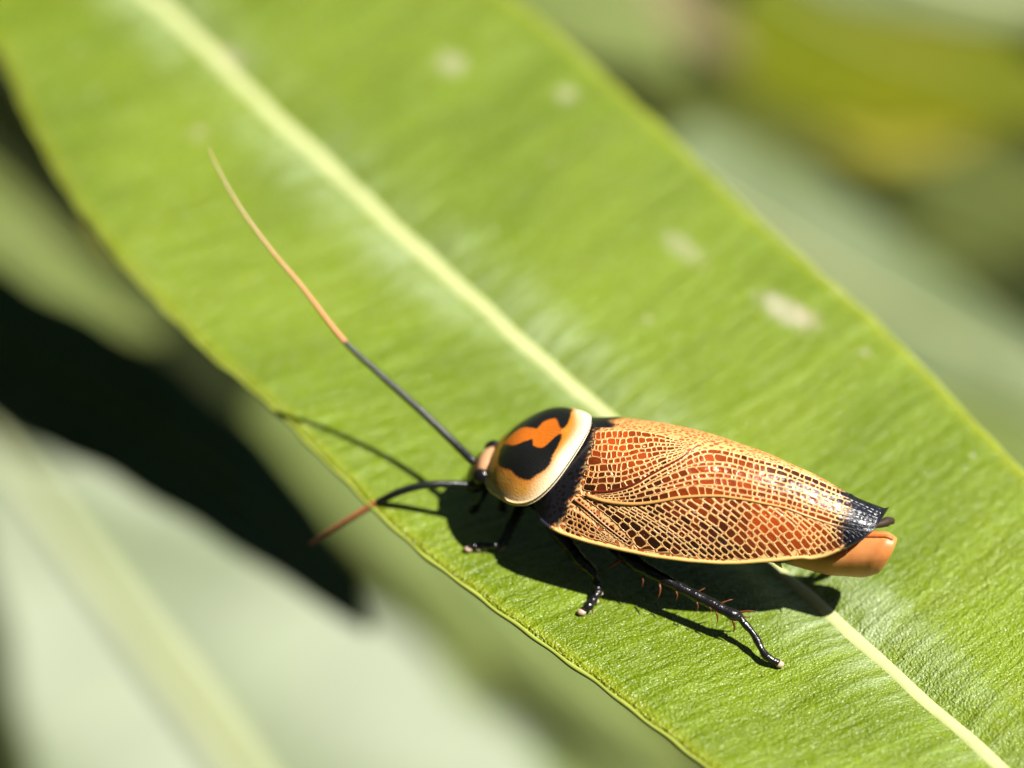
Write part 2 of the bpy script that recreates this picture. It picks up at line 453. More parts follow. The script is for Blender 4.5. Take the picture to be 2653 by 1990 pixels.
rib_p = plain('back_midrib_pale', (0.26, 0.285, 0.13), 0.5, 0.35, 0.1, 5)
rib_g = plain('back_midrib_green', (0.2, 0.25, 0.07), 0.5, 0.3, 0.1, 5)

back_leaf('broad pale glossy leaf with thick cream midrib, blurred below the insect leaf', [(-130, 1010, 17.6), (80, 1270, 17.6), (300, 1560, 17.6), (620, 1990, 17.5), (960, 2500, 17.4), (1150, 2900, 17.3)],
          1.15, g_pale, rib_p, HV+np.array([-0.30, 0.30, 0]), prof=([0, 0.1, 0.3, 0.5, 0.75, 1], [0.06, 0.22, 0.55, 0.95, 1.15, 0.9]), fold=0.1, rib=0.085, asym=(1.0, 0.98))
back_leaf('short dull green leaf tip beside the black gap left of the antenna', [(-330, 320, 17.0), (-60, 500, 17.0), (180, 700, 17.0), (430, 868, 17.0)],
          0.24, g_mid, rib_g, (-0.1, -0.3, 0.9), prof=([0, 0.3, 0.6, 0.8, 0.95, 1], [1, 0.95, 0.68, 0.5, 0.3, 0.1]), rib=0.012, asym=(0.6, 1.2))
back_leaf('narrow olive leaf edge showing in the dark gap by the insect leaf margin', [(-260, -60, 15.0), (-30, 230, 15.0), (180, 480, 15.2), (330, 690, 15.4)],
          0.07, g_gold, rib_g, (0.5, -0.3, 0.6), shape=(0.2, 0.8), rib=0.012)
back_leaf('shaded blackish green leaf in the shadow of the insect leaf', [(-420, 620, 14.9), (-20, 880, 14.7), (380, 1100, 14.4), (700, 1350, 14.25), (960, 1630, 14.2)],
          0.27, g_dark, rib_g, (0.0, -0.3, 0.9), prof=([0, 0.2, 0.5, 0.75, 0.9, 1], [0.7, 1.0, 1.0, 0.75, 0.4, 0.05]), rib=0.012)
back_leaf('green leaf strip running just below the insect leaf margin', [(740, 960, 17.9), (960, 1190, 17.9), (1280, 1520, 17.9), (1620, 1860, 17.9), (1850, 2150, 17.9)],
          0.36, g_mid, rib_g, (-0.2, -0.1, 0.95), rib=0.02)
back_leaf('bright green slim leaf beside the broad pale leaf', [(850, 1440, 18.6), (1050, 1720, 18.6), (1250, 1990, 18.6), (1500, 2350, 18.6)],
          0.34, g_mid, rib_g, (-0.1, -0.2, 0.95), rib=0.02)
back_leaf('olive leaf under the lower right margin of the insect leaf', [(1200, 1640, 19.2), (1450, 1840, 19.2), (1800, 2100, 19.2), (2100, 2300, 19.2)],
          0.42, g_mid, rib_g, (-0.3, 0.0, 0.95), rib=0.02)
back_leaf('pale grey green leaf leaning out behind the insect leaf', [(1690, 410, 17.5), (1900, 550, 17.4), (2300, 790, 17.2), (2700, 1010, 17.0), (3000, 1180, 17)],
          0.45, g_pale, rib_b, HV+np.array([-0.3, 0.45, 0]), rib=0.015)
back_leaf('dull sage leaf under the pale grey green leaf', [(1950, 720, 18.2), (2200, 900, 18.2), (2653, 1160, 18.0), (3000, 1360, 18)],
          0.55, g_mid, rib_g, HV+np.array([-0.6, 0.5, 0]), rib=0.02)
back_leaf('yellow green leaf in the far corner', [(1950, -60, 19.6), (2250, 110, 19.5), (2500, 190, 19.4), (2800, 300, 19.3)],
          0.62, g_yel, rib_g, (0.1, -0.3, 0.9), rib=0.02)
back_leaf('golden yellow leaf below the yellow green leaf', [(2130, 330, 20.5), (2350, 330, 20.4), (2560, 270, 20.3), (2800, 200, 20.2)],
          0.25, g_gold, rib_g, (0.2, -0.2, 0.9), rib=0.02)
back_leaf('pale silvery leaf above the yellow green leaf', [(2050, -160, 18.0), (2350, -70, 18.0), (2700, 10, 18.0), (3000, 60, 18)],
          0.30, g_pale, rib_b, HV+np.array([-0.4, 0.4, 0]), rib=0.02)
back_leaf('pale green leaf beyond the top margin of the insect leaf', [(1250, -150, 18.5), (1480, -10, 18.5), (1640, 90, 18.5), (1800, 190, 18.5)],
          0.40, g_mid, rib_g, HV+np.array([-0.2, 0.2, 0]), rib=0.02)
back_leaf('dark green leaf beyond the golden leaf', [(2330, 400, 22.0), (2620, 500, 22.0), (2900, 640, 22.0)],
          0.62, g_olive, rib_g, (-0.4, 0.2, 0.8), rib=0.02)
back_leaf('olive leaf behind the pale grey green leaf', [(1650, 330, 21.0), (2000, 420, 21.0), (2350, 560, 21.0), (2653, 700, 21.0)],
          0.7, g_olive, rib_g, (-0.5, 0.2, 0.8), rib=0.02)
brown = leaf_material('withered_leaf', (0.17, 0.135, 0.065), (0.10, 0.08, 0.035), (0.14, 0.10, 0.05), trans=0.2, rough=0.6, fine=False, spec=0.2)
back_leaf('withered brown leaf end between the pale and the yellow green leaves', [(1600, -120, 19.2), (1740, 0, 19.2), (1860, 90, 19.3), (1960, 180, 19.4)],
          0.22, brown, rib_g, (0.1, -0.1, 0.9), rib=0.015)

# unseen shrub leaves added all round, outside the picture, to block the sky
fv, ff, fe = [], [], []
LIT = np.vstack([atf(*[q.ravel() for q in np.meshgrid(np.linspace(-300, 2950, 8), np.linspace(-300, 2300, 7))], np.full(56, d_)) for d_ in (11.5, 14.5, 17.5, 20.5, 23)])
cnt = 0
while cnt < 1500:
    az, el = rng.uniform(0, 2*math.pi), rng.uniform(-0.5, 1.15)
    rr_ = rng.uniform(9, 26)
    p = rr_*np.array([math.cos(az)*math.cos(el), math.sin(az)*math.cos(el), math.sin(el)])
    u = p/rr_
    if math.degrees(math.acos(np.clip(u@SUN, -1, 1))) < 27:
        continue
    # nothing between the lens and the scene, nothing inside the picture, nothing in the sun's way
    q = p-C; f_ = q@F
    if np.linalg.norm(q) < 5:
        continue
    if f_ > 0 and abs((q@R)/f_/K) < W*0.5+900+2500/f_ and abs((q@U)/f_/K) < H*0.5+900+2500/f_:
        continue
    rel = p-LIT; al = rel@SUN
    if np.any((al > 0) & (np.linalg.norm(rel-al[:, None]*SUN, axis=1) < 4.2)):
        continue
    ax = rng.normal(size=3)+np.array([0, 0, -0.4]); ax /= np.linalg.norm(ax)
    nn = np.array([0, 0, 1.0])+rng.normal(size=3)*0.6
    bb = np.cross(ax, nn); bb /= np.linalg.norm(bb); nn = np.cross(bb, ax)
    L_, w_ = rng.uniform(4, 7), rng.uniform(0.6, 1.0)
    o_ = len(fv)
    for i_, t in enumerate(np.linspace(0, 1, 7)):
        ww = w_*max(0.03, math.sin(math.pi*(0.04+0.93*t)))
        c_ = p+ax*(t-0.5)*L_-nn*0.5*(t-0.4)**2*L_*0.3
        fv += [c_-bb*ww+nn*0.15*ww, c_, c_+bb*ww+nn*0.15*ww]
        fe += [(t*L_, -ww, 0.2), (t*L_, 0, ww), (t*L_, ww, 0.2)]
        if i_:
            k_ = o_+3*(i_-1)
            ff += [(k_, k_+1, k_+4, k_+3), (k_+1, k_+2, k_+5, k_+4)]
    cnt += 1
fo = mk('sky_block_foliage', fv, ff, g_mid, vec=fe, kind='stuff')
fo['label'] = 'unseen mass of shrub leaves added round the insect leaf to block the sky'; fo['category'] = 'foliage'

# ---------------------------------------------------------------- the cockroach
roach = thing('cockroach', 'orange and black cockroach with cream netted wings carrying an egg case', 'cockroach')
YAW = math.radians(-17.5); O2 = np.array([0.067, -0.607])
DA = np.array([math.cos(YAW), math.sin(YAW)]); DB = np.array([math.sin(YAW), -math.cos(YAW)])
def bw(a, b, z):
    a = np.asarray(a, float); b = np.asarray(b, float); z = np.asarray(z, float)+0*a
    xy = O2+a[..., None]*DA+b[..., None]*DB
    return np.concatenate([xy, z[..., None]], -1)
def w2ab(p):
    q = np.asarray(p)[..., :2]-O2
    return q@DA, q@DB
roach.location = (0, 0, 0)
TA = np.array([0.03, 0.06, 0.08, 0.108, 0.159, 0.225, 0.292, 0.357, 0.447, 0.548, 0.63, 0.72, 0.806, 0.883, 0.947, 0.988, 1.033, 1.058, 1.071, 1.077])
TW = np.array([0.12, 0.183, 0.213, 0.231, 0.245, 0.249, 0.250, 0.250, 0.247, 0.234, 0.217, 0.195, 0.169, 0.142, 0.112, 0.082, 0.035, -0.006, -0.048, -0.095])
AEND = 1.0765
aa = np.linspace(0, AEND, 500)
_tw = np.interp(aa, TA, TW)
_sm = smooth1(_tw, 9); _tw = np.where(aa < 1.04, _sm, _tw)
_td = smooth1(np.interp(aa, [0, 0.06, 0.108, 0.225, 0.357, 0.447, 0.548, 0.72, 0.806, 0.883, 0.947, 1.0, AEND], [0.12, 0.186, 0.231, 0.249, 0.250, 0.247, 0.234, 0.197, 0.172, 0.146, 0.125, 0.112, 0.108]), 9)
def wid(a): return np.interp(a, aa, _tw)
def ztop(a): return np.interp(a, aa, smooth1(np.interp(aa, [0, 0.1, 0.2, 0.35, 0.5, 0.7, 0.85, 1.0, AEND], [0.36, 0.41, 0.455, 0.485, 0.495, 0.485, 0.45, 0.39, 0.355]), 25))
def zmar(a): return np.interp(a, [0, 0.1, 0.25, 0.7, 0.9, AEND], [0.27, 0.262, 0.25, 0.25, 0.27, 0.30])
def dome(a, b):
    x = np.clip(np.abs(b)/np.interp(a, aa, np.maximum(_td, 0.05)), 0, 1.0)
    return zmar(a)+(ztop(a)-zmar(a))*(1-x**2.3)
def inner_edge(a): return np.interp(a, [0.0, 0.5, 0.9, AEND], [-0.03, -0.035, -0.070, -0.082])
def hit(px, py, f=dome, z0=0.62, z1=0.12):
    """points of the insect's back seen along given picture rays"""
    px = np.asarray(px, float); py = np.asarray(py, float)
    zs = np.linspace(z0, z1, 261)
    best = np.full(px.shape, np.nan); prev = None
    for z in zs:
        p = at(px, py, np.full(px.shape, z)); a, b = w2ab(p); h = z-f(a, b)
        if prev is not None:
            c = np.isnan(best) & (h <= 0)
            with np.errstate(divide='ignore', invalid='ignore'):
                t = prev/(prev-h)
            best = np.where(c, (z+(zs[0]-zs[1])*(1-t)), best)
        prev = h
    best = np.where(np.isnan(best), 0.25, best)
    p = at(px, py, best); a, b = w2ab(p)
    return a, b

# fit the rounded wing tip on the dome
_tx = np.array([(2100, 1447), (2140, 1439), (2182, 1422), (2210, 1410), (2235, 1395), (2260, 1375), (2280, 1350), (2291, 1325), (2292, 1314)], float)
_ta, _tb = hit(_tx[:, 0], _tx[:, 1])
_ta = np.maximum.accumulate(_ta+np.arange(len(_ta))*1e-4)
AEND = float(_ta[-1])
_keep = TA < _ta[0]-0.02
_na = np.linspace(0, AEND, 600)
_nw = np.interp(_na, np.concatenate([TA[_keep], _ta]), np.concatenate([TW[_keep], _tb]))
_tw = np.interp(aa, _na, np.where(_na < AEND-0.05, smooth1(_nw, 9), _nw))
def wid(a): return np.interp(a, _na, np.where(_na < AEND-0.05, smooth1(_nw, 9), _nw))
CREAM = np.array([0.80, 0.485, 0.20]); ORANGE = np.array([0.50, 0.16, 0.030]); BLACK = np.array([0.006, 0.006, 0.009])
shoulder = [(1360, 1040), (1588, 1056), (1584, 1076), (1572, 1094), (1543, 1117), (1536, 1156), (1520, 1196), (1513, 1237), (1498, 1256), (1495, 1275), (1478, 1291), (1475, 1313), (1454, 1353), (1430, 1368), (1300, 1380)]
tip_poly = [(2150, 1225), (2172, 1264), (2200, 1320), (2182, 1350), (2170, 1375), (2181, 1420), (2200, 1500), (2400, 1450), (2400, 1250)]
def dark_mask(px, py, jit=5.0):
    j = jit*(np.sin(px*0.35+py*0.5)+np.sin(py*0.83-px*0.11))
    m1 = 1-sstep(-4, 6, pin(shoulder, px, py)+j*0.8)
    m2 = 1-sstep(-14, 12, pin(tip_poly, px, py)+j*1.6)
    return np.maximum(m1, m2)
def wproj(p):
    q = np.asarray(p)-C; f = q@F
    return W/2+(q@R)/f/K, H/2-(q@U)/f/K

mat_teg = attr_mat('tegmen_plate', 0.33, 0.5, 0.25, 0.25, 160, 0.2, trans=0.12)
mat_vein = attr_mat('tegmen_vein', 0.32, 0.5, 0.2, 0.3, 220, 0.12, trans=0.08)
mat_cell = attr_mat('tegmen_cell', 0.22, 0.55, 0.4, 0.55, 210, 0.3, trans=0.1, bdist=0.003)

def far_wing_material():
    m, n, b, out = newmat('far_tegmen')
    a = N(n, 'ShaderNodeAttribute', attribute_name='Col'); lp = N(n, 'ShaderNodeAttribute', attribute_name='leafpos')
    v = N(n, 'ShaderNodeVectorMath', operation='MULTIPLY'); n.links.new(lp.outputs['Vector'], v.inputs[0]); v.inputs[1].default_value = (62, 85, 0)
    vo = N(n, 'ShaderNodeTexVoronoi', feature='DISTANCE_TO_EDGE'); vo.inputs['Scale'].default_value = 1.0
    n.links.new(v.outputs[0], vo.inputs['Vector'])
    mask = ramp(n, vo.outputs['Distance'], (0.10, 0.22, 0, 1))
    c = mixc(n, mathn(n, 'MULTIPLY', mask, 0.95), a.outputs['Color'], mixc(n, 1.0, a.outputs['Color'], (0.55, 0.17, 0.07), 'MULTIPLY'))
    n.links.new(c, b.inputs['Base Color'])
    b.inputs['Roughness'].default_value = 0.4
    bp = N(n, 'ShaderNodeBump'); bp.inputs['Strength'].default_value = 0.5; bp.inputs['Distance'].default_value = 0.003; bp.invert = True
    sx = N(n, 'ShaderNodeSeparateColor'); n.links.new(a.outputs['Color'], sx.inputs[0]); n.links.new(mathn(n, 'MULTIPLY', sx.outputs[0], 1.0, clamp=True), bp.inputs['Strength'])
    n.links.new(mask, bp.inputs['Height']); n.links.new(bp.outputs[0], b.inputs['Normal'])
    return m
mat_plate = far_wing_material()
# --- wing plates
def wing_plate(sign, off, rows=150, cols=60, short=1.0):
    u = np.linspace(0, 1, rows)**0.85; a = 0.03+(AEND-0.03)*u
    v = np.linspace(0, 1, cols)
    V = []
    for ai in a:
        w = wid(ai); inn = min(float(inner_edge(ai)), w)
        V.append(np.stack([np.full(cols, ai*short), w+(inn-w)*v], -1))
    AB = np.array(V).reshape(-1, 2)
    z = dome(AB[:, 0], AB[:, 1])+off
    return bw(AB[:, 0], sign*AB[:, 1], z), grid_faces(rows, cols), AB
Vl, fl, ABl = wing_plate(1, 0.0)
px, py = wproj(Vl)
dk = dark_mask(px, py)
edge = np.clip((wid(ABl[:, 0])-ABl[:, 1])/0.02, 0, 1)
base = CREAM*1.0+0*px[:, None]
inner = sstep(0.05, -0.01, ABl[:, 1])
base = base*(1-inner[:, None]*0.5)+inner[:, None]*0.5*ORANGE
cl = base*(1-dk[:, None])+BLACK*dk[:, None]
Vb = Vl.copy(); Vb[:, 2] -= 0.008
k = len(Vl); rws, cs = 150, 60
f_all = list(fl)+[(a+k, d_+k, c_+k, b_+k) for a, b_, c_, d_ in fl]
for i in range(rws-1):
    f_all += [(i*cs, (i+1)*cs, (i+1)*cs+k, i*cs+k), ((i+1)*cs+cs-1, i*cs+cs-1, i*cs+cs-1+k, (i+1)*cs+cs-1+k)]
teg_l = mk('tegmen', np.vstack([Vl, Vb]), f_all, mat_plate, roach, cols=np.vstack([cl, cl]), vec=np.tile(np.stack([ABl[:, 0], ABl[:, 1], 0*ABl[:, 0]], -1), (2, 1)))
teg_l['label'] = 'near forewing with a cream net of veins over red brown cells'

# --- far wing, foreshortened: its net is in the material
Vr, fr, ABr = wing_plate(-1, -0.006, short=0.93)
cr = np.array([0.60, 0.30, 0.10])+0*ABr[:, :1]
jr = 0.012*np.sin(ABr[:, 1]*90)
dkr = np.maximum(1-sstep(0.215, 0.245, ABr[:, 0]+jr), sstep(0.90, 0.96, ABr[:, 0]+jr-0.15*ABr[:, 1]))
dkr = np.clip(dkr, 0, 1)[:, None]
mk('tegmen', Vr, [tuple(reversed(q)) for q in fr], mat_plate, roach, cols=cr*(1-dkr)+BLACK*dkr, vec=np.stack([ABr[:, 0], ABr[:, 1], 0*ABr[:, 0]], -1))['label'] = 'far forewing, plain orange with faint speckles'

# --- veins and cells of the near wing, laid out strip by strip between the long veins
def c2(*p): return [(1480+x*0.2712, 1040+y*0.2712) for x, y in p]
fur = c2((85, 845), (200, 870), (330, 868), (450, 848), (600, 798), (750, 712), (900, 630), (1050, 545), (1150, 470), (1215, 425))
upper = c2((220, 300), (400, 285), (600, 285), (750, 305), (900, 338), (1050, 385), (1215, 425))
m_up = c2((85, 862), (200, 888), (330, 888), (450, 868), (600, 818), (750, 732), (900, 650), (1050, 566), (1150, 500), (1300, 462), (1500, 480), (1800, 560), (2000, 615), (2200, 690))+[(2110, 1240), (2165, 1266), (2225, 1290), (2286, 1322)]
trunk = c2((85, 870), (150, 905), (300, 955), (480, 982), (650, 985), (850, 960), (1000, 930), (1200, 912), (1400, 910), (1550, 928), (1700, 950), (1830, 978))+[(2035, 1318), (2090, 1338), (2150, 1358), (2205, 1372), (2262, 1382)]
margin = [(1455, 1374), (1505, 1393), (1560, 1406), (1614, 1417), (1690, 1433), (1777, 1444), (1850, 1450), (1930, 1452), (2009, 1447), (2080, 1441), (2140, 1429), (2190, 1414), (2230, 1396), (2262, 1382)]
net_v, net_f, net_c = [], [], []
cells = []
red_spots = [((1600, 1150), 75, 1.0), ((1640, 1190), 70, 0.7), ((1840, 1235), 110, 0.75), ((1930, 1250), 70, 0.7), ((1985, 1350), 75, 1.0), ((2060, 1380), 85, 0.95), ((1700, 1130), 60, 0.6), ((1760, 1260), 60, 0.5)]  # redder patches put light coming through the wing into the cell colour
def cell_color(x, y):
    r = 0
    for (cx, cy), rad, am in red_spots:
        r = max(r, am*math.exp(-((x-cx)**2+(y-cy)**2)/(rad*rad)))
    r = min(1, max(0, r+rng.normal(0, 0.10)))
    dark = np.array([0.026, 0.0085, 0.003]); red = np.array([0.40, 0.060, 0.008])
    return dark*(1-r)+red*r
def add_cell(pa0, pa1, pb1, pb0, half, pw=3.2):
    """corner points in picture space: a-side start/end, b-side end/start; each side may be an (m,2) polyline"""
    A_, B_ = pa0, pb0
    ns = 20
    th = np.linspace(0, 2*math.pi, ns, endpoint=False)+0.001
    c, s_ = np.cos(th), np.sin(th)
    mx = np.maximum(np.abs(c), np.abs(s_))
    ou, ov = c/mx, s_/mx
    p_ = rng.uniform(pw*0.75, pw*1.3)
    iu, iv = np.sign(c)*np.abs(c)**(2/p_), np.sign(s_)*np.abs(s_)**(2/p_)
    mA, mB = len(A_), len(B_)
    def patch(u, v):
        tu = (u+1)/2
        xa = np.stack([np.interp(tu, np.linspace(0, 1, mA), A_[:, k]) for k in (0, 1)], -1)
        xb = np.stack([np.interp(tu, np.linspace(0, 1, mB), B_[:, k]) for k in (0, 1)], -1)
        tv = ((v+1)/2)[..., None]
        return xa*(1-tv)+xb*tv
    ln = 0.5*(np.linalg.norm(A_[-1]-A_[0])+np.linalg.norm(B_[-1]-B_[0]))
    wd_ = np.linalg.norm(patch(np.array([0.0]), np.array([-1.0]))-patch(np.array([0.0]), np.array([1.0])))
    if ln < 3 or wd_ < 3:
        return None
    h_ = min(half*rng.uniform(0.75, 1.3), 0.24*min(ln, wd_))
    ku, kv = 1-2*h_/ln*rng.uniform(0.65, 1.3), 1-2*h_/wd_*rng.uniform(0.85, 1.25)
    ru, rv = 1+rng.normal(0, 0.055, ns), 1+rng.normal(0, 0.055, ns)
    outer = patch(ou, ov); inner_ = patch(iu*ku*ru, iv*kv*rv); midl = patch(ou*0.45+iu*ku*ru*0.55, ov*0.45+iv*kv*rv*0.55)
    cen = patch(np.array([0.0]), np.array([0.0]))
    return outer, midl, inner_, cen, ln*wd_
LOOPS = []
def strips(curves, cell_len, half, jitter=0.25, slant=0.0, minw=4.0, t0=0.0, t1=1.0, phase=None, pw=3.2):
    """curves: list of (n,2) polylines sampled alike"""
    n = len(curves[0])
    for k in range(len(curves)-1):
        A_, B_ = curves[k], curves[k+1]
        mid = 0.5*(A_+B_)
        L = np.concatenate([[0], np.cumsum(np.linalg.norm(np.diff(mid, axis=0), axis=1))])
        wdt = np.linalg.norm(A_-B_, axis=1)
        Tm = np.gradient(mid, axis=0); Tm /= np.linalg.norm(Tm, axis=1)[:, None]+1e-9
        skew = np.einsum('ij,ij->i', B_-A_, Tm)            # makes the cross veins stand square to the long veins
        sk = float(np.median(skew))
        prj0 = -float(skew[0])
        pos = L[-1]*t0-abs(sk)/2+(rng.uniform(0, 0.6) if phase is None else phase(k))*cell_len
        prj = prj0; end = L[-1]*t1+abs(sk)/2
        while pos < end:
            i = np.interp(pos, L, np.arange(n))
            sk_h = float(np.interp(i, np.arange(n), skew))
            w_here = math.sqrt(max(0.0, float(np.interp(i, np.arange(n), wdt))**2-sk_h**2))
            step = (cell_len*(0.55+0.45*min(1.2, w_here/18)))*rng.uniform(1-jitter, 1+jitter)*(1.7 if rng.uniform() < 0.07 else 1)
            nxt = min(pos+step, end)
            j = slant*w_here+rng.normal(0, 0.13*w_here)-sk_h
            if nxt-pos > 4 and w_here > minw*0.6:
                def seg(P_, l0, l1):
                    q = np.interp(np.linspace(l0, l1, 5), L, np.arange(n))
                    return np.stack([np.interp(q, np.arange(n), P_[:, m_]) for m_ in (0, 1)], -1)
                r = add_cell(seg(A_, pos-prj/2, nxt-j/2), None, None, seg(B_, pos+prj/2, nxt+j/2), half, pw)
                if r is not None:
                    LOOPS.append(r)
            pos = nxt; prj = j
def between(c0, c1, n, births=None, npts=160):
    P0, P1 = spline(c0, npts), spline(c1, npts)
    out = []
    t = np.linspace(0, 1, npts)
    for k in range(n+1):
        f = np.full(npts, k/n)
        if 0 < k < n:
            f = f+(0.16*np.sin(t*rng.uniform(6, 14)+rng.uniform(0, 6))+0.10*np.sin(t*rng.uniform(20, 34)+rng.uniform(0, 6)))/n
        if births and k in births:
            tb, par = births[k]
            e = sstep(tb, tb+0.13, t)
            f = (par/n)*(1-e)+f*e
        out.append(P0*(1-f[:, None])+P1*f[:, None])
    return out
# clavus
strips(between(upper, fur, 9), 17, 1.5, 0.42, pw=4.0)
# field between the claval furrow and the trunk vein; veins fork as they run out
strips(between(m_up, trunk, 8, {1: (0.16, 2), 3: (0.30, 2), 5: (0.22, 4), 7: (0.36, 6)}), 20, 1.6, 0.38, slant=0.12, t0=0.03, pw=4.5)
# costal field: oblique branches from the trunk to the margin
pairs = [((1500, 1282), (1655, 1420)), ((1561, 1299), (1765, 1440)), ((1610, 1307), (1815, 1446)), ((1656, 1308), (1862, 1450)), ((1711, 1301), (1915, 1452)), ((1760, 1294), (1960, 1450)), ((1833, 1288), (2012, 1447)), ((1900, 1293), (2062, 1443)),
         ((1975, 1304), (2112, 1435)), ((2035, 1318), (2150, 1426)), ((2090, 1338), (2187, 1415)), ((2150, 1358), (2222, 1400)), ((2205, 1372), (2245, 1390)), ((2250, 1381), (2260, 1384))]
ps = np.array([p for p, q in pairs], float); qs = np.array([q for p, q in pairs], float)+np.array([2.0, 4.0])
idx = np.linspace(0, len(pairs)-1, 33)
def ip(arr): return spline(arr, 400)
kk = np.arange(len(pairs))
cv = []
for t in idx:
    s_ = np.array([np.interp(t, kk, ps[:, 0]), np.interp(t, kk, ps[:, 1])]); e_ = np.array([np.interp(t, kk, qs[:, 0]), np.interp(t, kk, qs[:, 1])])
    mdl = 0.5*(s_+e_)+(np.array([6.0, -6.0])+rng.normal(0, 2.0, 2))*min(1, np.linalg.norm(e_-s_)/150)
    cv.append(spline([s_, mdl, e_], 40))
strips(cv, 27, 1.7, 0.35, minw=3.5, phase=lambda k: 0.3*rng.uniform(), pw=4.0)
# row of cells along the brown band and the fine irregular net of the costal base
band_up = [(1497, 1288), (1530, 1318), (1575, 1354), (1620, 1390), (1655, 1418)]
band_lo = [(1490, 1306), (1525, 1338), (1565, 1370), (1605, 1402), (1630, 1417)]
net_top = [(1470, 1320), (1500, 1333), (1540, 1364), (1580, 1394), (1620, 1416), (1668, 1430)]
net_bot = [(1458, 1378), (1490, 1392), (1530, 1404), (1570, 1413), (1612, 1422), (1670, 1436)]
strips([spline(band_up, 60), spline(band_lo, 60)], 11, 2.2, 0.2)
strips(between(net_top, net_bot, 5, npts=60), 15, 1.7, 0.45, slant=0.3, minw=2.5, pw=2.4)
# turn the loops into raised vein ridges and sunken cells on the wing surface
allp = np.vstack([np.vstack(r[:4]) for r in LOOPS])
ha, hb = hit(allp[:, 0], allp[:, 1])
wc = wid(ha); hb = np.minimum(hb, wc-0.0035)
hz = dome(ha, hb)
P3 = bw(ha, hb, hz)
dkm = dark_mask(allp[:, 0], allp[:, 1], 4.0)
ofs = 0; CELLS = []
for outer, midl, inner_, cen, area in LOOPS:
    n = len(outer)
    i0 = ofs; ofs += 3*n+1
    sl_ = slice(i0, ofs)
    ok = np.mean(hb[sl_] > wc[sl_]-0.004) < 0.5 and np.all(ha[sl_] < 1.076) and np.all(hb[sl_] > inner_edge(ha[sl_])) and np.all(ha[sl_] > 0.08)
    if not ok:
        continue
    p = P3[sl_].copy()
    if np.max(np.linalg.norm(p-p[-1], axis=1)) > 0.09:
        continue
    d_ = dkm[sl_]
    po, pm, pi_, pc = p[:n], p[n:2*n], p[2*n:3*n], p[3*n]
    up = np.array([0, 0, 1.0])
    o_ = len(net_v)
    net_v += list(po+up*0.0036)+list(pm+up*0.0035)+list(pi_+up*0.0022)
    jt = rng.uniform(0.9, 1.08)
    xx, yy = allp[sl_][:, 0], allp[sl_][:, 1]
    vcol = (CREAM*jt)*np.ones((3*n, 1))
    orange_k = np.clip(np.exp(-((xx[:3*n]-1510)/45.0)**2)*0.5, 0, 1)[:, None]
    vcol = vcol*(1-orange_k)+ORANGE*1.2*orange_k
    edge_or = np.concatenate([np.zeros(n), np.full(n, 0.15), np.full(n, 0.45)])[:, None]
    vcol = vcol*(1-edge_or)+np.array([0.50, 0.18, 0.035])*edge_or
    dv = d_[:3*n][:, None]
    net_c += list(vcol*(1-dv)+np.array([0.012, 0.012, 0.020])*dv)
    for j in range(n):
        q = (j+1) % n
        net_f.append((o_+j, o_+q, o_+n+q, o_+n+j)); net_f.append((o_+n+j, o_+n+q, o_+2*n+q, o_+2*n+j))
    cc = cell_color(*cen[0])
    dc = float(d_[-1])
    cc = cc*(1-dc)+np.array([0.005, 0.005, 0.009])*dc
    tilt = 0.0012*rng.normal()
    cvt = np.vstack([pi_+up*0.0023, pi_*0.5+pc*0.5+up*(0.0020+tilt*0.4), pc+up*(0.0018+tilt)])
    CELLS.append((area, cvt, cc))
mk('vein_network', net_v, net_f, mat_vein, teg_l, cols=net_c, kind='stuff')
CELLS.sort(key=lambda q: -q[0])
def cell_faces(n, o):
    f = []
    for j in range(n):
        q = (j+1) % n
        f += [(o+j, o+q, o+n+q, o+n+j), (o+n+j, o+n+q, o+2*n)]
    return f
rest_v, rest_f, rest_c = [], [], []
for i, (ar, cvt, cc) in enumerate(CELLS):
    n = (len(cvt)-1)//2
    if i < 300:
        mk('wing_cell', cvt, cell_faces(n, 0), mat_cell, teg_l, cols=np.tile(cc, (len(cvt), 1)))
    else:
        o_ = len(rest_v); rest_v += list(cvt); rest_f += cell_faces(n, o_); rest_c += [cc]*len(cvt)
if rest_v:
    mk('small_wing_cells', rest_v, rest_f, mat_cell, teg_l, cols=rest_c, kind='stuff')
# long veins that stand out: furrow (dark red), trunk (orange), costal rim (cream)
def wing_line(name, pts, r, col, n=120, taper=(1, 1), up=0.003):
    p = spline(pts, n)
    a, b = hit(p[:, 0], p[:, 1])
    b = np.minimum(b, wid(a)-0.002)
    q = bw(a, b, dome(a, b)+up)
    v, f = tube(q, r*np.linspace(taper[0], taper[1], n), 8)
    x, y = wproj(v); d_ = dark_mask(x, y)[:, None]
    mk(name, v, f, mat_vein, teg_l, cols=np.array(col)*(1-d_)+np.array([0.012, 0.012, 0.02])*d_)
wing_line('furrow', fur[1:], 0.0032, (0.13, 0.016, 0.006), taper=(1.3, 0.7))
wing_line('trunk_vein', trunk[1:], 0.0040, (0.55, 0.27, 0.08), taper=(1.5, 0.5))
wing_line('trunk_vein', [(1488, 1296), (1520, 1320), (1570, 1364), (1625, 1406)], 0.0030, (0.34, 0.14, 0.04), taper=(1.3, 0.6))
ra = np.linspace(0.088, AEND, 260)
rb = wid(ra)
q = bw(ra, rb, dome(ra, rb)+0.001)
v, f = tube(q, 0.0062*np.interp(ra, [0.06, 0.3, 0.9, 1.0, 1.084], [1, 1, 0.9, 0.5, 0.35]), 8)
x, y = wproj(v); d_ = dark_mask(x, y)[:, None]
mk('costal_rim', v, f, mat_vein, teg_l, cols=np.array([0.60, 0.36, 0.12])*(1-d_)+np.array([0.012, 0.012, 0.02])*d_)

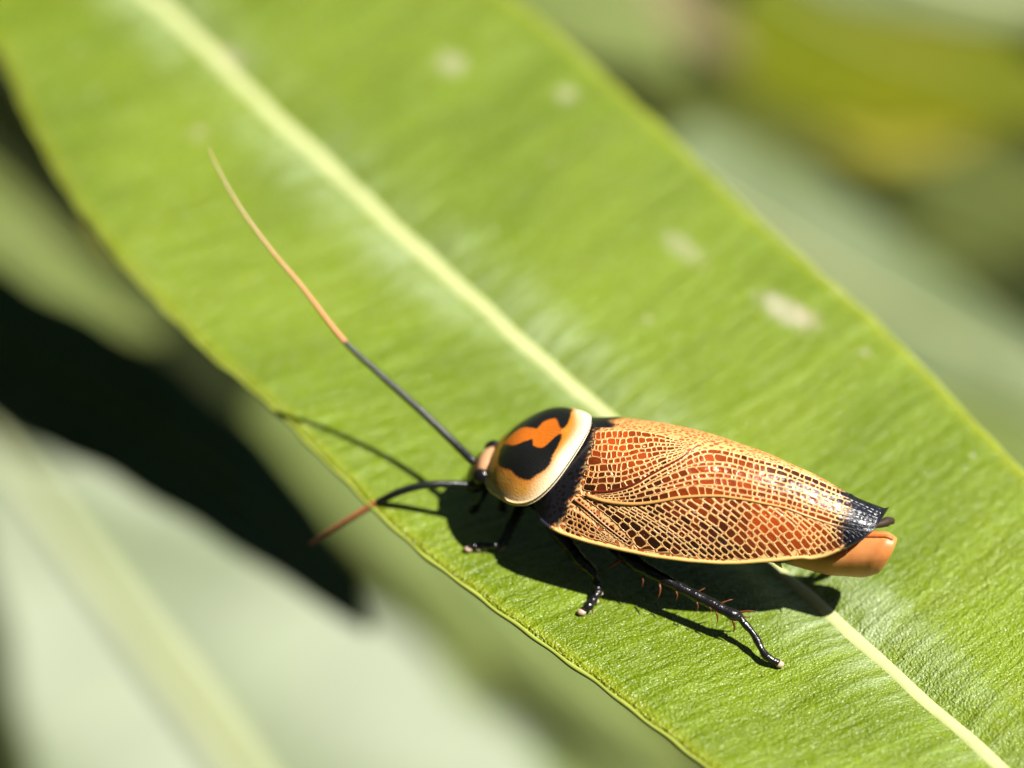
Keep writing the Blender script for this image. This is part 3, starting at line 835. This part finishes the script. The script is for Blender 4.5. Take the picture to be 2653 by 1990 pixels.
# --- pronotum
pron_out = np.array([(-0.150, 0.0), (-0.146, 0.045), (-0.130, 0.090), (-0.100, 0.133), (-0.060, 0.168), (-0.012, 0.196), (0.035, 0.200), (0.078, 0.182), (0.118, 0.143), (0.150, 0.090), (0.168, 0.042), (0.173, 0.0)])
po = spline(pron_out, 60)
po_full = np.vstack([po, po[-2:0:-1]*np.array([1, -1])])
nP = len(po_full); nr = 56
def pron_z(a, b, r):
    pitch = np.interp(a, [-0.16, 0.0, 0.17], [0.235, 0.285, 0.345])
    return pitch+0.108*np.clip(1-r**2.6, 0, 1)**0.9*np.interp(a, [-0.16, 0.0, 0.15], [0.85, 1.0, 1.05])+np.interp(a, [-0.1, 0.17], [0.0, 0.125])*np.clip(1-(b/0.21)**2, 0, 1)*r**2
rr = np.linspace(0, 1, nr)[:, None]
ca = 0.005
PA = ca+(po_full[None, :, 0]-ca)*rr; PB = po_full[None, :, 1]*rr
PZ = pron_z(PA, PB, rr+0*PA)
PV = bw(PA, PB, PZ).reshape(-1, 3)
# colour pattern in body coordinates (mirrored on both sides)
def c1(*p): return [(1180+x*0.2712, 1020+y*0.2712) for x, y in p]
_ppx, _ppy = wproj(PV)
def pron_ab(pts):
    """picture points on the shield -> body coordinates"""
    out = []
    pa, pb = PA.ravel(), PB.ravel()
    for x, y in pts:
        d2 = (_ppx-x)**2+(_ppy-y)**2+np.where(pb < -0.05, 1e6, 0)
        o = np.argsort(d2)[:4]; wgt = 1/(d2[o]+1)
        out.append((float((pa[o]*wgt).sum()/wgt.sum()), max(0.0, float((pb[o]*wgt).sum()/wgt.sum()))))
    return out
blk = pron_ab(c1((450, 510), (540, 535), (640, 500), (715, 480), (735, 520), (830, 525), (930, 462), (975, 418), (1000, 440), (982, 500), (935, 580), (905, 670), (860, 720), (775, 780), (695, 825), (600, 800), (530, 740), (415, 685), (405, 600), (425, 545)))
orr = pron_ab(c1((440, 500), (540, 545), (650, 520), (720, 530), (830, 530), (930, 470), (1000, 420), (1010, 340), (960, 295)))
orr = orr+[(orr[-1][0], -0.03), (orr[0][0], -0.03)]
A_, B_ = PA.ravel(), np.abs(PB.ravel())
rn = (rr+0*PA).ravel()
wob = 0.0005*np.sin(A_*310+B_*190)+0.0004*np.sin(B_*460-A_*170)
blk = [(a, b*np.interp(b, [0.0, 0.045, 0.075], [0.45, 0.55, 1.0])) for a, b in blk]
blk = spline(blk+[blk[0]], 120)[:-1]
kb = 1-sstep(-0.002, 0.003, pin(blk, A_, B_)+wob)
ko = 1-sstep(-0.002, 0.006, pin(orr, A_, B_)+wob)
yel = np.array([0.54, 0.25, 0.030]); crm = np.array([0.85, 0.73, 0.50]); org = np.array([0.47, 0.115, 0.006])
to_edge = (1-rn)*0.17
ring = yel+(crm-yel)*(sstep(0.062, 0.016, to_edge)*np.interp(A_, [-0.15, 0.03, 0.12], [0.05, 0.03, 1.0]))[:, None]
ring = ring+(crm-ring)*(0.45*sstep(0.014, 0.0, to_edge))[:, None]
near_b = sstep(0.022, 0.0, np.abs(pin(blk, A_, B_)))
ring = ring*(1-0.55*near_b[:, None])+org*1.05*0.55*near_b[:, None]
pc_ = ring*(1-ko[:, None])+org*ko[:, None]
streak = 0.75+0.35*np.sin(B_*420+6*np.sin(A_*40))
pc_ = np.where(ko[:, None] > 0.5, pc_*(0.8+0.25*streak[:, None]), pc_)
pc_ = pc_*(1-kb[:, None])+np.array([0.006, 0.006, 0.006])*kb[:, None]
kf = grid_faces(nr, nP, wrap=True)
under = bw(PA, PB, PZ-0.014-0.02*(1-rr)).reshape(-1, 3)
kU = len(PV)
kf += [(a+kU, d_+kU, c_+kU, b_+kU) for a, b_, c_, d_ in grid_faces(nr, nP, wrap=True)]
e0 = (nr-1)*nP
kf += [(e0+j, e0+kU+j, e0+kU+(j+1) % nP, e0+(j+1) % nP) for j in range(nP)]
mat_pron = attr_mat('pronotum_shell', 0.42, 0.4, 0.08, 0.7, 170, 0.2, bdist=0.002)
mk('pronotum', np.vstack([PV, under]), kf, mat_pron, roach, cols=np.vstack([pc_, pc_]))['label'] = 'cream shield with black lobes and an orange centre'

# --- body under the wings (thorax and abdomen, one mesh)
mat_body = plain('dark_body', (0.010, 0.008, 0.008), 0.3, 0.5, 0.3, 60, 0.4, coat=0.2)
mat_black = plain('black_cuticle', (0.007, 0.006, 0.007), 0.26, 0.5, 0.3, 70, 0.8, coat=0.1, bdist=0.004)
nb, ns = 50, 28
ba = np.linspace(-0.10, 1.0, nb)
BV = []
for a in ba:
    w = float(np.interp(a, [-0.10, -0.05, 0.0, 0.1, 0.3, 0.6, 0.85, 1.0], [0.03, 0.09, 0.12, 0.165, 0.205, 0.205, 0.13, 0.03]))
    zt = float(np.interp(a, [-0.1, 0.0, 0.1, 0.5, 0.8, 1.0], [0.27, 0.34, 0.42, 0.41, 0.34, 0.27]))
    zb = float(np.interp(a, [-0.1, 0.0, 0.15, 0.5, 0.8, 1.0], [0.19, 0.13, 0.11, 0.12, 0.16, 0.23]))
    zb += 0.008*math.sin(a*60)*(a > 0.2)
    for j in range(ns):
        th = 2*math.pi*j/ns
        b = w*math.cos(th); s_ = math.sin(th)
        zc = zb*0.45+zt*0.55
        z = zc+(zt-zc)*s_ if s_ > 0 else zc+(zc-zb)*s_
        BV.append((a, b, min(z, float(dome(max(a, 0.05), b))-0.02) if a > 0.08 else z))
BV = np.array(BV)
bf = grid_faces(nb, ns, wrap=True)+[tuple(range(ns))[::-1], tuple((nb-1)*ns+j for j in range(ns))]
mk('body', bw(BV[:, 0], BV[:, 1], BV[:, 2]), bf, mat_body, roach)

# --- head
def ellipsoid(c, ax, rad, nu=24, nv=16, pw=2.0):
    """ax: three world vectors"""
    V = []
    for i in range(nv+1):
        ph = -math.pi/2+math.pi*i/nv
        for j in range(nu):
            th = 2*math.pi*j/nu
            def se(x): return math.copysign(abs(x)**(2/pw), x)
            V.append(np.array(c)+rad[0]*se(math.cos(ph))*se(math.cos(th))*ax[0]+rad[1]*se(math.cos(ph))*se(math.sin(th))*ax[1]+rad[2]*se(math.sin(ph))*ax[2])
    return np.array(V), grid_faces(nv+1, nu, wrap=True)
XA = np.array([*DA, 0]); XB = np.array([*DB, 0]); XZ = np.array([0, 0, 1.0])
hc = bw(-0.158, 0.012, 0.198)
tilt = math.radians(62)
h0 = XA*math.cos(tilt)+XZ*math.sin(tilt); h2 = -XA*math.sin(tilt)+XZ*math.cos(tilt)
hv, hf = ellipsoid(hc, (h0, XB, h2), (0.085, 0.078, 0.042), 36, 24)
lh = (hv-hc)@h0/0.085
lb = (hv-hc)@XB/0.078
lf = (hv-hc)@h2/0.042
hcol = np.array([0.008, 0.006, 0.006])+0*hv
kband = ((sstep(0.45, 0.62, lh)*sstep(1.0, 0.9, lh+0.0*lb))*(1-sstep(0.55, 0.85, lb)))[:, None]
hcol = hcol*(1-kband)+np.array([0.62, 0.33, 0.17])*kband
kb2 = (sstep(0.05, 0.35, lh)*(1-sstep(0.4, 0.6, lh))*sstep(0.1, 0.5, lf))[:, None]
hcol = hcol*(1-kb2)+np.array([0.10, 0.035, 0.02])*kb2
head = mk('head', hv, hf, attr_mat('head_shell', 0.25, 0.5, 0.4, 0.2, 120, 0.1), roach, cols=hcol)
for sg_ in (1, -1):
    ec = hc+h0*0.035+XB*0.064*sg_+h2*0.004
    v, f = ellipsoid(ec, (h0, XB, h2), (0.034, 0.022, 0.030), 16, 12)
    mk('eye', v, f, mat_black, head)
# palps
for pts in ([(1262, 1268, 0.15), (1250, 1290, 0.13), (1236, 1308, 0.10), (1220, 1328, 0.075)], [(1300, 1296, 0.13), (1304, 1306, 0.11), (1300, 1322, 0.08)]):
    p = np.array(pts, float); P = spline(at(p[:, 0], p[:, 1], p[:, 2]), 14)
    v, f = tube(P, np.interp(np.linspace(0, 1, 14), [0, 0.5, 0.85, 1], [0.008, 0.010, 0.015, 0.008]), 10)
    mk('palp', v, f, mat_black, head)

# --- antennae, ringed, black at the root and salmon beyond
mat_ant = attr_mat('antenna_shell', 0.3, 0.5, 0.2, 0.3, 200, 0.2, bdist=0.001)
def antenna(pts, radii, split, tipcol):
    p = np.array(pts, float)
    P = spline(at(p[:, 0], p[:, 1], p[:, 2]), 520)
    L = np.concatenate([[0], np.cumsum(np.linalg.norm(np.diff(P, axis=0), axis=1))]); t = L/L[-1]
    r = np.interp(t, *radii)*(1+0.09*np.sin(L*2*math.pi/0.0085))
    v, f = tube(P, r, 10)
    tt = np.concatenate([np.repeat(t, 10), [0, 1]])
    k_ = sstep(split-0.004, split+0.004, tt)[:, None]; e_ = sstep(split, 1.0, tt)[:, None]
    sal = np.array([0.52, 0.17, 0.065])*(1-e_)+np.array(tipcol)*e_
    mk('antenna', v, f, mat_ant, roach, cols=np.array([0.008, 0.009, 0.010])*(1-k_)+sal*k_)
antenna([(1240, 1205, 0.215), (1222, 1192, 0.22), (1163, 1134, 0.235), (1080, 1055, 0.28), (978, 964, 0.35), (887, 878, 0.43), (780, 740, 0.54), (700, 645, 0.62), (620, 535, 0.70), (562, 432, 0.77), (540, 382, 0.80)],
        ([0, 0.02, 0.1, 0.35, 0.5, 0.8, 1], [0.0115, 0.0135, 0.0125, 0.0100, 0.0068, 0.0042, 0.0026]), 0.435, (0.34, 0.24, 0.10))
antenna([(1245, 1258, 0.20), (1225, 1257, 0.20), (1160, 1254, 0.19), (1100, 1257, 0.17), (1040, 1273, 0.13), (981, 1300, 0.07), (920, 1336, 0.0), (860, 1373, -0.08), (803, 1411, -0.17)],
        ([0, 0.03, 0.15, 0.4, 0.6, 0.85, 1], [0.010, 0.0115, 0.0115, 0.0120, 0.0100, 0.0080, 0.0040]), 0.53, (0.36, 0.13, 0.07))

# --- legs
mat_spine = plain('leg_spine', (0.16, 0.045, 0.015), 0.35, 0.5, 0.3, 60, trans=0.3)
mat_redspine = plain('red_spine', (0.38, 0.06, 0.03), 0.35, 0.5, 0.2, 60, trans=0.2)
mat_pad = plain('foot_pad', (0.42, 0.30, 0.22), 0.3, 0.5, 0.2, 60, sss=0.2)
def c4(x, y): return 1400+x*0.3165, 1330+y*0.3165
def pz(px, py, h):
    """point over the leaf at height h"""
    z = 0.0
    for _ in range(6):
        p = at(px, py, z); z = float(leaf_at(p[0], p[1]))+h
    return at(px, py, z)
def leg(pts, spines=(), pads=()):
    P = np.array([pz(x, y, h) for x, y, h, r in pts]); r = np.array([q[3] for q in pts])
    n = 90
    Q = spline(np.hstack([P, r[:, None]]), n)
    tarsal = sstep(0.0, 1.0, np.arange(n)/n)
    ta_ = sstep(0.55, 0.68, np.arange(n)/n)
    rad = np.maximum(Q[:, 3], 0.004)*(1+0.04*np.sin(np.arange(n)*0.9)*(1-ta_)+0.13*np.sin(np.arange(n)*0.85)*ta_-0.05*ta_)
    v, f = tube(Q[:, :3], rad, 12)
    lg = mk('leg', v, f, mat_black, roach)
    for a, b_, ha_, hb_, rr_, red in spines:
        p0 = pz(*a, ha_); p1 = pz(*b_, hb_); m_ = 0.5*(p0+p1)+np.array([0.004, 0, 0.004])
        v, f = tube(spline([p0, m_, p1], 8), rr_*np.array([1, 0.95, 0.88, 0.78, 0.66, 0.5, 0.33, 0.12]), 6)
        mk('spine', v, f, mat_redspine if red else mat_spine, lg)
    for x, y, h, s_ in pads:
        c = pz(x, y, h)
        v, f = ellipsoid(c, (np.array([1.0, 0, 0]), np.array([0, 1.0, 0]), XZ), (s_, s_*0.8, s_*0.75), 14, 10)
        mk('foot_pad', v, f, mat_pad, lg)
    return lg
def spn(x0, y0, x1, y1, h0_, h1_, r=0.0032, red=False): return (c4(x0, y0), c4(x1, y1), h0_, h1_, r, red)
# near front leg
leg([(1354, 1290, 0.12, 0.021), (1342, 1325, 0.10, 0.020), (1324, 1362, 0.075, 0.017), (1309, 1394, 0.048, 0.015), (1292, 1412, 0.030, 0.013), (1272, 1414, 0.024, 0.012), (1250, 1413, 0.022, 0.011), (1230, 1415, 0.020, 0.013), (1214, 1419, 0.016, 0.010)],
    pads=[(1213, 1423, 0.012, 0.013), (1300, 1417, 0.014, 0.013), (1256, 1422, 0.010, 0.009), (1240, 1424, 0.010, 0.009)])
# near middle leg
leg([(1432, 1350, 0.14, 0.025), (1449, 1384, 0.12, 0.024), (1479, 1419, 0.10, 0.021), (1504, 1453, 0.085, 0.020), (1534, 1480, 0.070, 0.017), (1543, 1500, 0.052, 0.013), (1549, 1530, 0.032, 0.014), (1540, 1550, 0.026, 0.012), (1526, 1570, 0.024, 0.014), (1510, 1581, 0.016, 0.011)],
    [spn(340, 420, 275, 515, 0.10, 0.06), spn(205, 265, 150, 335, 0.14, 0.10), spn(460, 480, 525, 478, 0.08, 0.08), spn(400, 780, 428, 822, 0.022, 0.004, 0.0028)],
    pads=[(1507, 1586, 0.012, 0.014), (1553, 1537, 0.022, 0.012), (1545, 1558, 0.014, 0.009)])
# near hind leg
leg([(1592, 1405, 0.13, 0.028), (1625, 1441, 0.13, 0.026), (1653, 1464, 0.13, 0.022), (1740, 1511, 0.122, 0.0168), (1830, 1557, 0.108, 0.0165), (1890, 1588, 0.098, 0.0172), (1915, 1599, 0.088, 0.0165), (1926, 1612, 0.080, 0.0115), (1954, 1646, 0.058, 0.0115), (1979, 1692, 0.032, 0.0115), (1995, 1707, 0.026, 0.0125), (2016, 1717, 0.018, 0.0125)],
    [spn(830, 520, 830, 605, 0.125, 0.10), spn(975, 580, 965, 695, 0.12, 0.09, 0.0042), spn(1110, 640, 1110, 715, 0.118, 0.095), spn(1195, 655, 1195, 695, 0.115, 0.10),
     spn(1280, 730, 1275, 810, 0.11, 0.08), spn(1440, 810, 1440, 920, 0.10, 0.06), spn(1575, 880, 1580, 985, 0.085, 0.04, 0.0042), spn(1520, 830, 1555, 890, 0.09, 0.07),
     spn(1080, 580, 1200, 535, 0.12, 0.13), spn(1280, 650, 1350, 610, 0.113, 0.125), spn(1470, 740, 1580, 703, 0.105, 0.115), spn(1630, 810, 1768, 803, 0.095, 0.105, 0.0040), spn(1640, 850, 1718, 860, 0.088, 0.085),
     (c4(680, 362), c4(545, 455), 0.13, 0.11, 0.0065, True), spn(1100, 600, 1125, 640, 0.118, 0.11, 0.0025), spn(1380, 770, 1390, 810, 0.11, 0.10, 0.0025)],
    pads=[(2020, 1721, 0.014, 0.014), (2000, 1712, 0.016, 0.010)])
# far legs, mostly behind the body
def far_leg(ab):
    P = np.array([bw(a, b, 0)+np.array([0, 0, 0]) for a, b, h, r in ab])
    for i, (a, b, h, r) in enumerate(ab):
        P[i, 2] = float(leaf_at(P[i, 0], P[i, 1]))+h
    Q = spline(np.hstack([P, np.array([[q[3]] for q in ab])]), 50)
    v, f = tube(Q[:, :3], np.maximum(Q[:, 3], 0.004), 10)
    mk('leg', v, f, mat_black, roach)
far_leg([(0.02, -0.08, 0.18, 0.022), (0.0, -0.14, 0.13, 0.018), (-0.03, -0.17, 0.06, 0.014), (-0.08, -0.185, 0.02, 0.011), (-0.11, -0.18, 0.012, 0.011)])
far_leg([(0.20, -0.10, 0.20, 0.024), (0.24, -0.19, 0.15, 0.019), (0.25, -0.25, 0.07, 0.015), (0.22, -0.28, 0.02, 0.011), (0.20, -0.29, 0.012, 0.011)])
far_leg([(0.35, -0.10, 0.20, 0.028), (0.45, -0.19, 0.18, 0.021), (0.60, -0.26, 0.11, 0.017), (0.70, -0.27, 0.04, 0.011), (0.76, -0.26, 0.012, 0.011)])

# --- egg case held at the tail, its keel and the cercus beside it
def egg_material():
    m, n, b, out = newmat('egg_case_shell')
    tc = N(n, 'ShaderNodeTexCoord')
    v = N(n, 'ShaderNodeVectorMath', operation='MULTIPLY'); n.links.new(tc.outputs['Object'], v.inputs[0]); v.inputs[1].default_value = (1, 1, 0.3)
    nz = noise(n, v.outputs[0], 14, 3, 0.55)
    n.links.new(mixc(n, ramp(n, nz, (0.3, 0.7, 0, 1)), (0.42, 0.15, 0.04), (0.52, 0.21, 0.065)), b.inputs['Base Color'])
    b.inputs['Roughness'].default_value = 0.42; b.inputs['Specular IOR Level'].default_value = 0.35
    b.inputs['Subsurface Weight'].default_value = 0.35; b.inputs['Subsurface Radius'].default_value = (0.06, 0.022, 0.008); b.inputs['Subsurface Scale'].default_value = 1.0
    fn = noise(n, tc.outputs['Object'], 120, 2, 0.5)
    bp = N(n, 'ShaderNodeBump'); bp.inputs['Strength'].default_value = 0.25; bp.inputs['Distance'].default_value = 0.002
    n.links.new(fn, bp.inputs['Height']); n.links.new(bp.outputs[0], b.inputs['Normal'])
    return m
# side outline (a along body, z), thickness varies across
ne, me_ = 48, 28
EV = []
for i in range(ne):
    t = i/(ne-1)
    a = 0.70+0.425*t
    ztp = np.interp(t, [0, 0.1, 0.3, 0.7, 0.93, 1], [0.225, 0.25, 0.262, 0.285, 0.312, 0.300])
    zbt = np.interp(t, [0, 0.1, 0.3, 0.6, 0.85, 0.96, 1], [0.225, 0.185, 0.150, 0.135, 0.145, 0.170, 0.205])
    th_ = 0.072*np.interp(t, [0, 0.06, 0.2, 0.6, 0.9, 0.97, 1], [0.25, 0.6, 0.92, 1.0, 0.86, 0.7, 0.5])
    for j in range(me_):
        an = 2*math.pi*j/me_
        cs_, sn_ = math.cos(an), math.sin(an)
        pb = math.copysign(abs(cs_)**0.8, cs_)*th_; pzv = math.copysign(abs(sn_)**0.8, sn_)
        EV.append((a+0.012*pzv*t, 0.035-0.02*t+pb*(1 if sn_ < 0.4 else 1-0.45*(sn_-0.4)), 0.5*(ztp+zbt)+0.5*(ztp-zbt)*pzv))
EV = np.array(EV)
ef = grid_faces(ne, me_, wrap=True)+[tuple(range(me_))[::-1], tuple((ne-1)*me_+j for j in range(me_))]
egg = mk('egg_case', bw(EV[:, 0], EV[:, 1], EV[:, 2]), ef, egg_material(), roach)
egg['label'] = 'smooth orange brown egg case held at the tail'
kt = np.linspace(0.3, 0.97, 40)
KP = bw(0.70+0.425*kt+0.012*kt, 0.035-0.02*kt, np.interp(kt, [0, 0.1, 0.3, 0.7, 0.93, 1], [0.225, 0.25, 0.262, 0.285, 0.312, 0.300])+0.002)
v, f = tube(KP, 0.0055*(1+0.18*np.sin(kt*150)), 8)
mk('keel', v, f, plain('egg_case_keel', (0.45, 0.11, 0.022), 0.45, 0.35, 0.2, 50, 0.3), egg)
def fixed(pts, r, mat, name, label=None):
    p = np.array(pts, float); P = spline(at(p[:, 0], p[:, 1], p[:, 2]), 16)
    v, f = tube(P, np.interp(np.linspace(0, 1, 16), np.linspace(0, 1, len(r)), r), 10)
    mk(name, v, f, mat, roach)
fixed([(2262, 1362, 0.27), (2286, 1356, 0.262), (2302, 1350, 0.255), (2314, 1350, 0.25)], [0.008, 0.012, 0.015, 0.010], plain('cercus_brown', (0.03, 0.018, 0.012), 0.6, 0.2, 0.3, 60), 'cercus')
fixed([(2008, 1448, 0.2), (2016, 1458, 0.18), (2026, 1472, 0.16)], [0.012, 0.009, 0.001], plain('orange_spine', (0.5, 0.2, 0.02), 0.4, 0.4, 0.2, 40, trans=0.3), 'spine')
